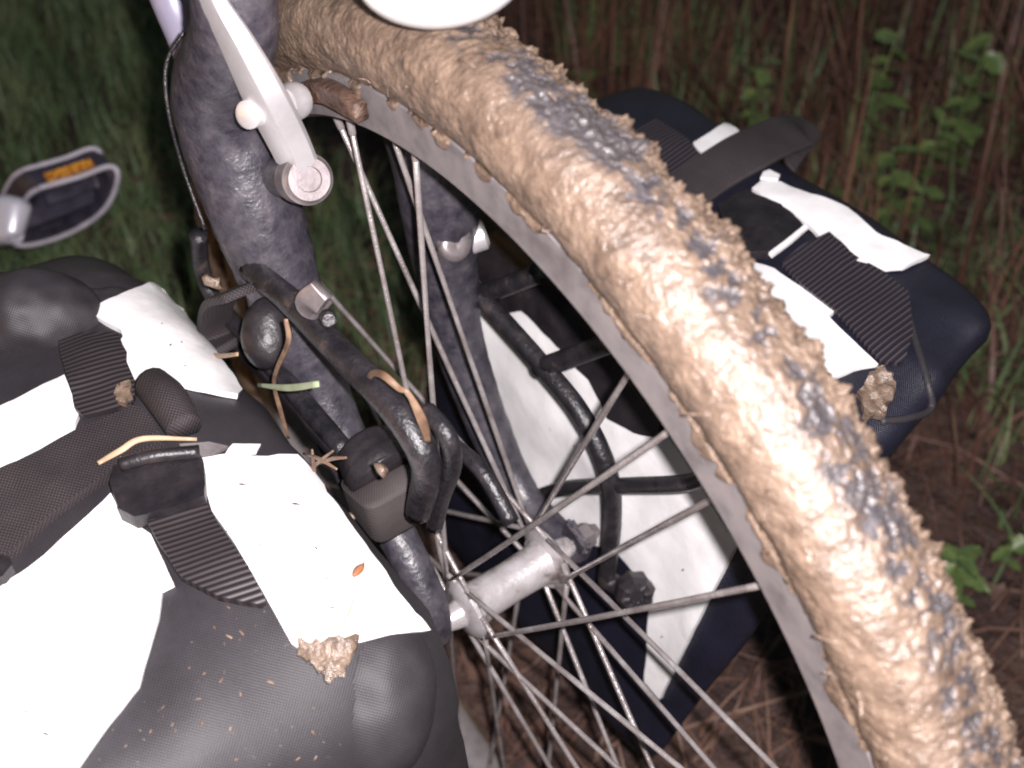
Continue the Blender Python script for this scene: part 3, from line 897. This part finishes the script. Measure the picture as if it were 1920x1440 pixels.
panel('white_panel', [(1410, 362), (1425, 350), (1462, 352), (1500, 368), (1588, 402), (1640, 445), (1690, 470), (1736, 490), (1690, 512), (1650, 514), (1590, 498), (1545, 465), (1525, 440), (1480, 405), (1440, 388)], fbvh, 0.005, M['white_vinyl'], fp_root, 0.003, 10, 0.0015)
panel('white_tab', [(1428, 336), (1440, 332), (1460, 342), (1456, 350), (1424, 347)], fbvh, 0.006, M['white_vinyl'], fp_root, 0.002, 8)
panel('white_tab', [(1298, 282), (1330, 262), (1362, 240), (1381, 260), (1350, 280), (1322, 304)], fbvh, 0.006, M['white_vinyl'], fp_root, 0.002, 8)
panel('white_tab', [(1438, 494), (1475, 466), (1510, 440), (1514, 446), (1480, 474), (1444, 501)], fbvh, 0.0085, M['white_vinyl'], fp_root, 0.002, 8)
rib_f = ribbed('corded_webbing_far', None, (1.0, 0.12, -0.15), 0.0034, (0.014, 0.011, 0.016), (0.065, 0.052, 0.064))
panel('webbing_strap', [(1462, 505), (1500, 475), (1555, 448), (1600, 492), (1655, 522), (1700, 560), (1706, 640), (1690, 690), (1650, 690), (1565, 595), (1500, 545)], fbvh, 0.0055, rib_f, fp_root, 0.003, 12)
panel('webbing_strap', [(1180, 262), (1230, 235), (1285, 270), (1318, 306), (1290, 340), (1250, 345), (1205, 310)], fbvh, 0.0055, rib_f, fp_root, 0.003, 10)
fs = [on(fbvh, 1262, 388, 0.004)[0], on(fbvh, 1320, 352, 0.008)[0], on(fbvh, 1390, 318, 0.013)[0], on(fbvh, 1440, 292, 0.014)[0], on(fbvh, 1452, 285, 0.008)[0] + Vector((0.0, 0.020, 0.002)), on(fbvh, 1460, 280, 0.0)[0] + Vector((0.002, 0.030, -0.012))]
tube('webbing_strap', fs, [0.0165, 0.017, 0.0175, 0.018, 0.018, 0.018], M['webbing'], fp_root, profile=rrect(1.0, 0.10, 0.6), upv=(0.1, -0.1, 1), n=10)
panel('strap_roll', [(1345, 400), (1400, 375), (1450, 395), (1490, 425), (1505, 440), (1440, 492), (1405, 490), (1360, 460)], fbvh, 0.008, M['plastic'], fp_root, 0.006, 10, 0.002, 60)
tube('body_seam', [on(fbvh, 1690, 545, 0.001)[0], on(fbvh, 1715, 640, 0.001)[0], on(fbvh, 1738, 720, 0.001)[0], on(fbvh, 1742, 765, 0.001)[0], on(fbvh, 1700, 785, 0.001)[0], on(fbvh, 1650, 792, 0.001)[0]], 0.0022, M['fabric'], fp_root, seg=10)
panel('mud_patch', [(1608, 745), (1640, 705), (1665, 712), (1672, 740), (1650, 770), (1655, 785), (1615, 790)], fbvh, 0.006, M['mud'], fp_root, 0.004, 6, 0.0034, 170, jit=8)
panel('mounting_rail', [(905, 492), (935, 440), (1000, 420), (1080, 520), (1180, 640), (1262, 770), (1262, 812), (1215, 802), (1165, 775), (1150, 742), (1128, 700), (1106, 678), (1080, 648), (1005, 574), (978, 579), (945, 541)], fbvh, 0.011, M['plastic'], fp_root, 0.009, 14, 0.001, 90)
specks('mud_specks', fbvh, [(1085, 830, .001), (1040, 800, .0008), (1130, 830, .0007), (1290, 1065, .0012), (1250, 1190, .0012), (945, 570, .0009), (960, 575, .0009)], M['mud_dark'], fp_root, 0.004)

# strap wrapped round the near blade, under the rack
bw = U(722, 905, -0.056)
M['strap_grey'] = fabric('dusty_strap', (0.035, 0.027, 0.028), (0.055, 0.044, 0.044), 0.0016, rough=0.75, depth=0.0001, dirt=0.2)
tube('fork_wrap', [U(682, 838, -0.060), U(705, 868, -0.060), U(722, 892, -0.060)], [0.0165, 0.0195, 0.020], M['plastic'], bike, seg=22, n=8, bump=0.05)
tube('strap_band', [U(726, 893, -0.060), U(735, 925, -0.060), U(738, 952, -0.060)], [0.0215, 0.0215, 0.0205], M['strap_grey'], bike, seg=8, n=6, profile=rrect(1.0, 0.8, 0.4))
tube('strap_loop', pl([(452, 548), (415, 560), (402, 600), (408, 635), (430, 650)], -0.080), 0.006, M['webbing'], np_root, profile=rrect(0.4, 1.6, 0.3), upv=(0.3, 1, 0.2))
ellip('hook_clip', U(500, 625, -0.076), (right * 0.013, up * 0.019, fwd * 0.010), M['plastic'], np_root, 4, 0.001, 60)

# clods of mud and torn stems stuck to fork and rack
def clods(name, spots, mat, parent):
    V, F = [], []
    for (px, py, y, r) in spots:
        c = U(px, py, y)
        bm = bmesh.new()
        bmesh.ops.create_icosphere(bm, subdivisions=2, radius=r)
        for vv in bm.verts:
            vv.co = c + Vector((vv.co.x * 1.2, vv.co.y * 0.8, vv.co.z)) * (1 + 0.9 * noise.noise((vv.co + c) * 260) + 0.5 * noise.noise((vv.co + c) * 520))
        bm.verts.index_update()
        b = len(V)
        V += [vv.co.copy() for vv in bm.verts]
        F += [tuple(q.index + b for q in ff.verts) for ff in bm.faces]
        bm.free()
    o = from_py(name, V, F, mat, parent)
    o['kind'] = 'stuff'
clods('mud_clods', [(716, 880, -0.081, .003), (398, 528, -0.084, .004), (660, 970, -0.081, .0025), (812, 905, -0.06, .002)], M['mud'], bike)

# ------------------------------------------------------------------ straws and leaf lying on the bag and fork
def strip(name, pts, w, mat, label, cat, upv=None):
    o = tube(name, pts, w, mat, None, profile=rrect(1.0, 0.35, 0.4, 1), n=6, upv=upv or tuple(-fwd))
    tag(o, label, cat)
    return o
strip('dry_straw', [on(nbvh, 196, 908, 0.0145)[0], on(nbvh, 240, 884, 0.0145)[0], on(nbvh, 285, 866, 0.016)[0], on(nbvh, 372, 858, 0.014)[0]], [0.0010, 0.0015, 0.0014, 0.0008], M['straw'], 'tan dry straw lying along the wide webbing strap above the buckle', 'straw')
strip('dry_straw', [U(536, 598, -0.087), U(541, 640, -0.088), U(520, 690, -0.089), U(514, 722, -0.089), U(526, 770, -0.088), U(541, 822, -0.087)], [0.0009, 0.0013, 0.0011, 0.001, 0.0012, 0.0007], M['twig'], 'kinked dry straw standing in the gap right of the upper white panel', 'straw')
strip('grass_blade', [U(484, 722, -0.090), U(540, 727, -0.091), U(597, 720, -0.090)], [0.0009, 0.0017, 0.0014], M['fresh'], 'short pale green grass blade lying level in front of the fork', 'grass blade')
strip('twig', [U(688, 745, -0.062), U(694, 705, -0.069), U(716, 702, -0.072), U(748, 728, -0.070), U(766, 738, -0.068), U(792, 790, -0.066), U(803, 830, -0.064)], [0.001, 0.0014, 0.0017, 0.0014, 0.0012, 0.0022, 0.0012], M['twig'], 'bent brown twig caught over the black rack tube', 'twig')
strip('dry_straw', [U(386, 664, -0.093), U(415, 667, -0.094), U(446, 664, -0.094)], [0.001, 0.0013, 0.001], M['straw'], 'short level straw poking out from under the upper white panel', 'straw')
for k, (a, b, lb) in enumerate([((560, 905), (625, 845), 'slanting straw of the brown tuft above the right white panel'), ((568, 850), (632, 880), 'level straw of the brown tuft above the right white panel'), ((585, 842), (592, 915), 'upright straw of the brown tuft above the right white panel'), ((596, 870), (650, 858), 'rightmost straw of the brown tuft above the right white panel')]):
    strip('dry_straw', [U(*a, -0.092), U((a[0] + b[0]) / 2, (a[1] + b[1]) / 2 - 4, -0.094), U(*b, -0.092)], [0.0005, 0.0010, 0.0005], M['twig'], lb, 'straw')
def leafbit(name, px, py, a, b, ang, mat, label, cat):
    q, n = on(nbvh, px, py, 0.0055)
    e1 = (right - n * right.dot(n)).normalized()
    e1.rotate(Matrix.Rotation(R(ang), 3, n))
    e2 = n.cross(e1)
    v = [q + n * 0.002 + e1 * a * t + e2 * b * s * math.sin(math.pi * (t + 1) / 2) ** 0.8 + n * 0.0012 * (1 - s * s) for t in np.linspace(-1, 1, 9) for s in (-1, 0, 1)]
    f = [(i * 3 + k, i * 3 + k + 1, i * 3 + 4 + k, i * 3 + 3 + k) for i in range(8) for k in range(2)]
    o = from_py(name, v, f, mat)
    md = o.modifiers.new('depth', 'SOLIDIFY'); md.thickness = 0.0006
    return tag(o, label, cat)
leafbit('dead_leaf', 664, 1092, 0.0052, 0.0018, 70, M['deadleaf'], 'small rust brown leaf on the right white panel of the near pannier', 'leaf')
strip('leaf_stalk', [on(nbvh, 660, 1138, 0.006)[0], on(nbvh, 640, 1170, 0.006)[0], on(nbvh, 600, 1192, 0.006)[0], on(nbvh, 560, 1206, 0.006)[0]], [0.0003, 0.0005, 0.0005, 0.0003], M['straw'], 'thin curved dry stalk on the right white panel below the rust leaf', 'stalk')

# ------------------------------------------------------------------ vegetation
def sright(x, y):
    return right.x * x + right.y * y      # metres to the right as the viewer stands

def blades(name, roots, hfun, wfun, leanfun, mat, seg=4, droop=1.0):
    V, F = [], []
    for (x, y) in roots:
        h = hfun(x, y)
        if h <= 0:
            continue
        w = wfun(x, y)
        az, ln = leanfun(x, y)
        d = Vector((math.cos(az), math.sin(az), 0))
        sd = Vector((-d.y, d.x, 0))
        tw = random.uniform(-1, 1)
        sd = (sd + Vector((0, 0, 0.3)) * tw).normalized()
        p0 = Vector((x, y, gh(x, y) - 0.004))
        b = len(V)
        for k in range(seg + 1):
            t = k / seg
            c = p0 + Vector((0, 0, 1)) * h * (t - 0.32 * droop * ln * t * t) + d * (h * ln * t ** 1.7)
            ww = w * (1 - t) ** 0.6 if k < seg else 0.0002
            V.append(c - sd * ww)
            V.append(c + sd * ww)
        for k in range(seg):
            F.append((b + 2 * k, b + 2 * k + 1, b + 2 * k + 3, b + 2 * k + 2))
    o = from_py(name, V, F, mat)
    o['kind'] = 'stuff'
    return o

def scatter(n, x0, x1, y0, y1, keep):
    out = []
    while len(out) < n:
        x, y = random.uniform(x0, x1), random.uniform(y0, y1)
        if keep(x, y):
            out.append((x, y))
    return out

def clear(x, y):
    "outside the ground taken up by wheel and bags"
    return not (-0.42 < x < 0.42 and -0.42 < y < 0.36)
def gk(x, y):
    s = sright(x, y)
    n = noise.noise(Vector((x * 3.5, y * 3.5, 5))) * 0.5 + noise.noise(Vector((x * 9, y * 9, 2))) * 0.35
    return clear(x, y) and s < -0.10 + 0.25 * n and n > -0.28
roots = scatter(26000, -2.2, 0.0, -0.5, 1.4, gk)
o = blades('short_grass', roots, lambda x, y: random.uniform(0.03, 0.10), lambda x, y: random.uniform(0.0008, 0.0022), lambda x, y: (random.uniform(0, 6.28), random.uniform(0.2, 1.1)), M['grass'])
tag(o, 'short green grass on the left behind the fork', 'grass')
def bk(x, y):
    s = sright(x, y)
    n = noise.noise(Vector((x * 4, y * 4, 11))) * 0.5 + noise.noise(Vector((x * 11, y * 11, 8))) * 0.4
    dist = -(fwd.x * x + fwd.y * y)
    return (y > 0.46 or x < -0.62) and s > -0.05 + 0.3 * n and n > -0.2 and y - 0.55 * x > 0.50
roots = scatter(6500, -2.0, 0.9, 0.3, 2.4, bk)
o = blades('dry_stalks', roots, lambda x, y: random.uniform(0.10, 0.44) * min(1, max(0.22, (y - 0.55 * x - 0.45) / 0.55)), lambda x, y: random.choice((0.0008, 0.0012, 0.0018, 0.003)), lambda x, y: (random.uniform(0, 6.28), abs(random.gauss(0.2, 0.55))), M['dry'], 6)
tag(o, 'reddish brown dry stalks standing behind the far pannier', 'dry grass')
roots = scatter(4500, -2.0, 0.9, 0.3, 2.4, lambda x, y: bk(x, y) and noise.noise(Vector((x * 6, y * 6, 31))) > 0.12)
o = blades('tall_grass', roots, lambda x, y: random.uniform(0.06, 0.24) * min(1, max(0.3, (y - 0.55 * x - 0.45) / 0.55)), lambda x, y: random.uniform(0.001, 0.0034), lambda x, y: (random.uniform(0, 6.28), abs(random.gauss(0.45, 0.4))), M['grass'], 6)
tag(o, 'green grass tufts among the brown stalks', 'grass')

def litter(name, n, keep, mat, rmin, rmax, lmin, lmax, label):
    V, F = [], []
    for (x, y) in scatter(n, -1.9, 1.0, -0.6, 2.0, keep):
        L = random.uniform(lmin, lmax)
        a = random.uniform(0, 6.28)
        el = random.gauss(0.05, 0.18)
        d = Vector((math.cos(a), math.sin(a), el))
        p = Vector((x, y, gh(x, y) + random.uniform(0.0, 0.018)))
        bend = Vector((random.gauss(0, .1), random.gauss(0, .1), random.gauss(0, .08))) * L
        v, f = tube_data([p - d * L / 2, p + bend, p + d * L / 2], [random.uniform(rmin, rmax)] * 3, seg=4, n=2)
        b = len(V)
        V += v
        F += [tuple(i + b for i in q) for q in f]
    o = from_py(name, V, F, mat)
    o['kind'] = 'stuff'
    return tag(o, label, 'litter')
o = blades('low_grass', scatter(2600, -0.5, 0.7, 0.42, 1.6, lambda x, y: noise.noise(Vector((x * 5, y * 5, 41))) > 0.18), lambda x, y: random.uniform(0.03, 0.11), lambda x, y: random.uniform(0.0008, 0.0024), lambda x, y: (random.uniform(0, 6.28), abs(random.gauss(0.6, 0.5))), M['grass'], 5)
tag(o, 'low green grass on the soil right of the tyre', 'grass')
o = blades('dry_stubble', scatter(2600, -0.7, 0.5, -0.2, 0.6, lambda x, y: abs(y) > 0.03), lambda x, y: random.uniform(0.02, 0.09), lambda x, y: random.uniform(0.0005, 0.0016), lambda x, y: (random.uniform(0, 6.28), abs(random.gauss(0.7, 0.7))), M['dry'], 4)
tag(o, 'short dry brown stubble under and around the wheel', 'dry grass')
def dead_leaves():
    V, F = [], []
    for (x, y) in scatter(260, -1.6, 0.8, -0.3, 1.8, lambda x, y: sright(x, y) > -0.35):
        a = random.uniform(0.006, 0.017); b = a * random.uniform(0.3, 0.6); az = random.uniform(0, 6.28); tl = random.gauss(0, 0.35); cu = random.uniform(-.5, .7)
        m = Matrix.Translation((x, y, gh(x, y) + 0.008)) @ Matrix.Rotation(az, 4, 'Z') @ Matrix.Rotation(tl, 4, 'X') @ Matrix.Rotation(random.gauss(0, .3), 4, 'Y')
        base = len(V)
        for t in np.linspace(-1, 1, 6):
            w = b * max(0.06, math.cos(t * 1.45)) * random.uniform(.75, 1.15)
            for q in (-1, 0, 1):
                V.append(m @ Vector((a * t, w * q, cu * b * q * q + 0.25 * a * t * t)))
        for k in range(5):
            for q in range(2):
                F.append((base + k * 3 + q, base + k * 3 + q + 1, base + k * 3 + q + 4, base + k * 3 + q + 3))
    o = from_py('dead_leaves', V, F, M['litter'])
    o['kind'] = 'stuff'
    tag(o, 'curled brown dead leaves strewn over the soil', 'litter')
dead_leaves()
litter('dead_litter', 3400, lambda x, y: sright(x, y) > -0.45 + 0.3 * noise.noise(Vector((x * 3, y * 3, 4))), M['litter'], 0.0006, 0.0026, 0.04, 0.22, 'dead twigs and stems lying over the brown soil')

def leaf_mesh(a, b, seed):
    rs = random.Random(seed)
    v, f = [], []
    n = 8
    cup = rs.uniform(0.1, 0.35)
    for i in range(n + 1):
        t = i / n
        w = b * math.sin(math.pi * min(1, t * 0.96 + 0.03)) ** 0.75 * (1 + 0.18 * math.sin(i * 2.4))
        z = -cup * a * t * t
        for s in (-1, -0.5, 0, 0.5, 1):
            v.append((a * t, w * s, z + cup * b * abs(s) + 0.03 * b * math.sin(i * 3 + s * 4)))
    for i in range(n):
        for k in range(4):
            f.append((i * 5 + k, i * 5 + k + 1, i * 5 + 6 + k, i * 5 + 5 + k))
    me = bpy.data.meshes.new('leaf')
    me.from_pydata(v, [], f)
    me.polygons.foreach_set('use_smooth', [True] * len(f))
    me.materials.append(M['leaf'])
    return me
LEAF = [leaf_mesh(0.05, 0.017, 1), leaf_mesh(0.042, 0.018, 2), leaf_mesh(0.058, 0.015, 3)]
def weed(px, py, h, nl, label, sc=1.0):
    nl = int(nl * 1.8); sc *= 0.62
    "a leafy weed; px, py is where its top shows, its foot stands on the ground"
    top = UZ(px, py, GZ + h)
    base = Vector((top.x, top.y, gh(top.x, top.y)))
    root = empty('weed', base, label, 'weed', 'leafy weeds among the stalks')
    tip = base + Vector((random.uniform(-.02, .02), random.uniform(-.02, .02), h))
    midp = base.lerp(tip, 0.5) + Vector((random.uniform(-.02, .02), random.uniform(-.02, .02), 0))
    tube('stem', [base - Vector((0, 0, 0.01)), midp, tip], [0.0022, 0.0018, 0.001], M['grass'], root, seg=6, n=5)
    for i in range(nl):
        t = 0.35 + 0.65 * (i + 0.5) / nl
        p = base.lerp(midp, t * 2) if t < 0.5 else midp.lerp(tip, t * 2 - 1)
        o = bpy.data.objects.new('leaf', LEAF[i % 3])
        col.objects.link(o)
        o.parent = root
        o.location = p - base
        o.rotation_euler = (random.uniform(-.4, .4), random.uniform(-0.5, 0.35), i * 2.4 + random.uniform(-.4, .4))
        k = sc * random.uniform(0.7, 1.15)
        o.scale = (k, k, k)
for (px, py, h, nl, lb, sc) in [
        (1435, 120, 0.20, 7, 'leafy weed left of the top right corner, among red stalks', 0.9),
        (1700, 60, 0.26, 9, 'larger leafy weed near the top edge, right of the red stalks', 1.0),
        (1880, 70, 0.26, 9, 'leafy weed in the top right corner of the picture', 1.0),
        (1675, 250, 0.18, 7, 'yellow-green weed above the white strip of the far pannier', 0.95),
        (1565, 330, 0.12, 6, 'low weed at the outer edge of the wide strap of the far pannier', 0.8),
        (1760, 215, 0.20, 6, 'weed right of the yellow-green one, under the top right corner', 0.8),
        (1830, 1075, 0.10, 8, 'low weed on the soil by the lower right edge beside the tyre', 0.9),
        (1890, 1010, 0.09, 6, 'smallest low weed at the right edge, above the one beside the tyre', 0.7),
        (1085, 130, 0.10, 5, 'weed just beyond the tyre near the white lamp', 0.7)]:
    weed(px, py, h, nl, lb, sc)
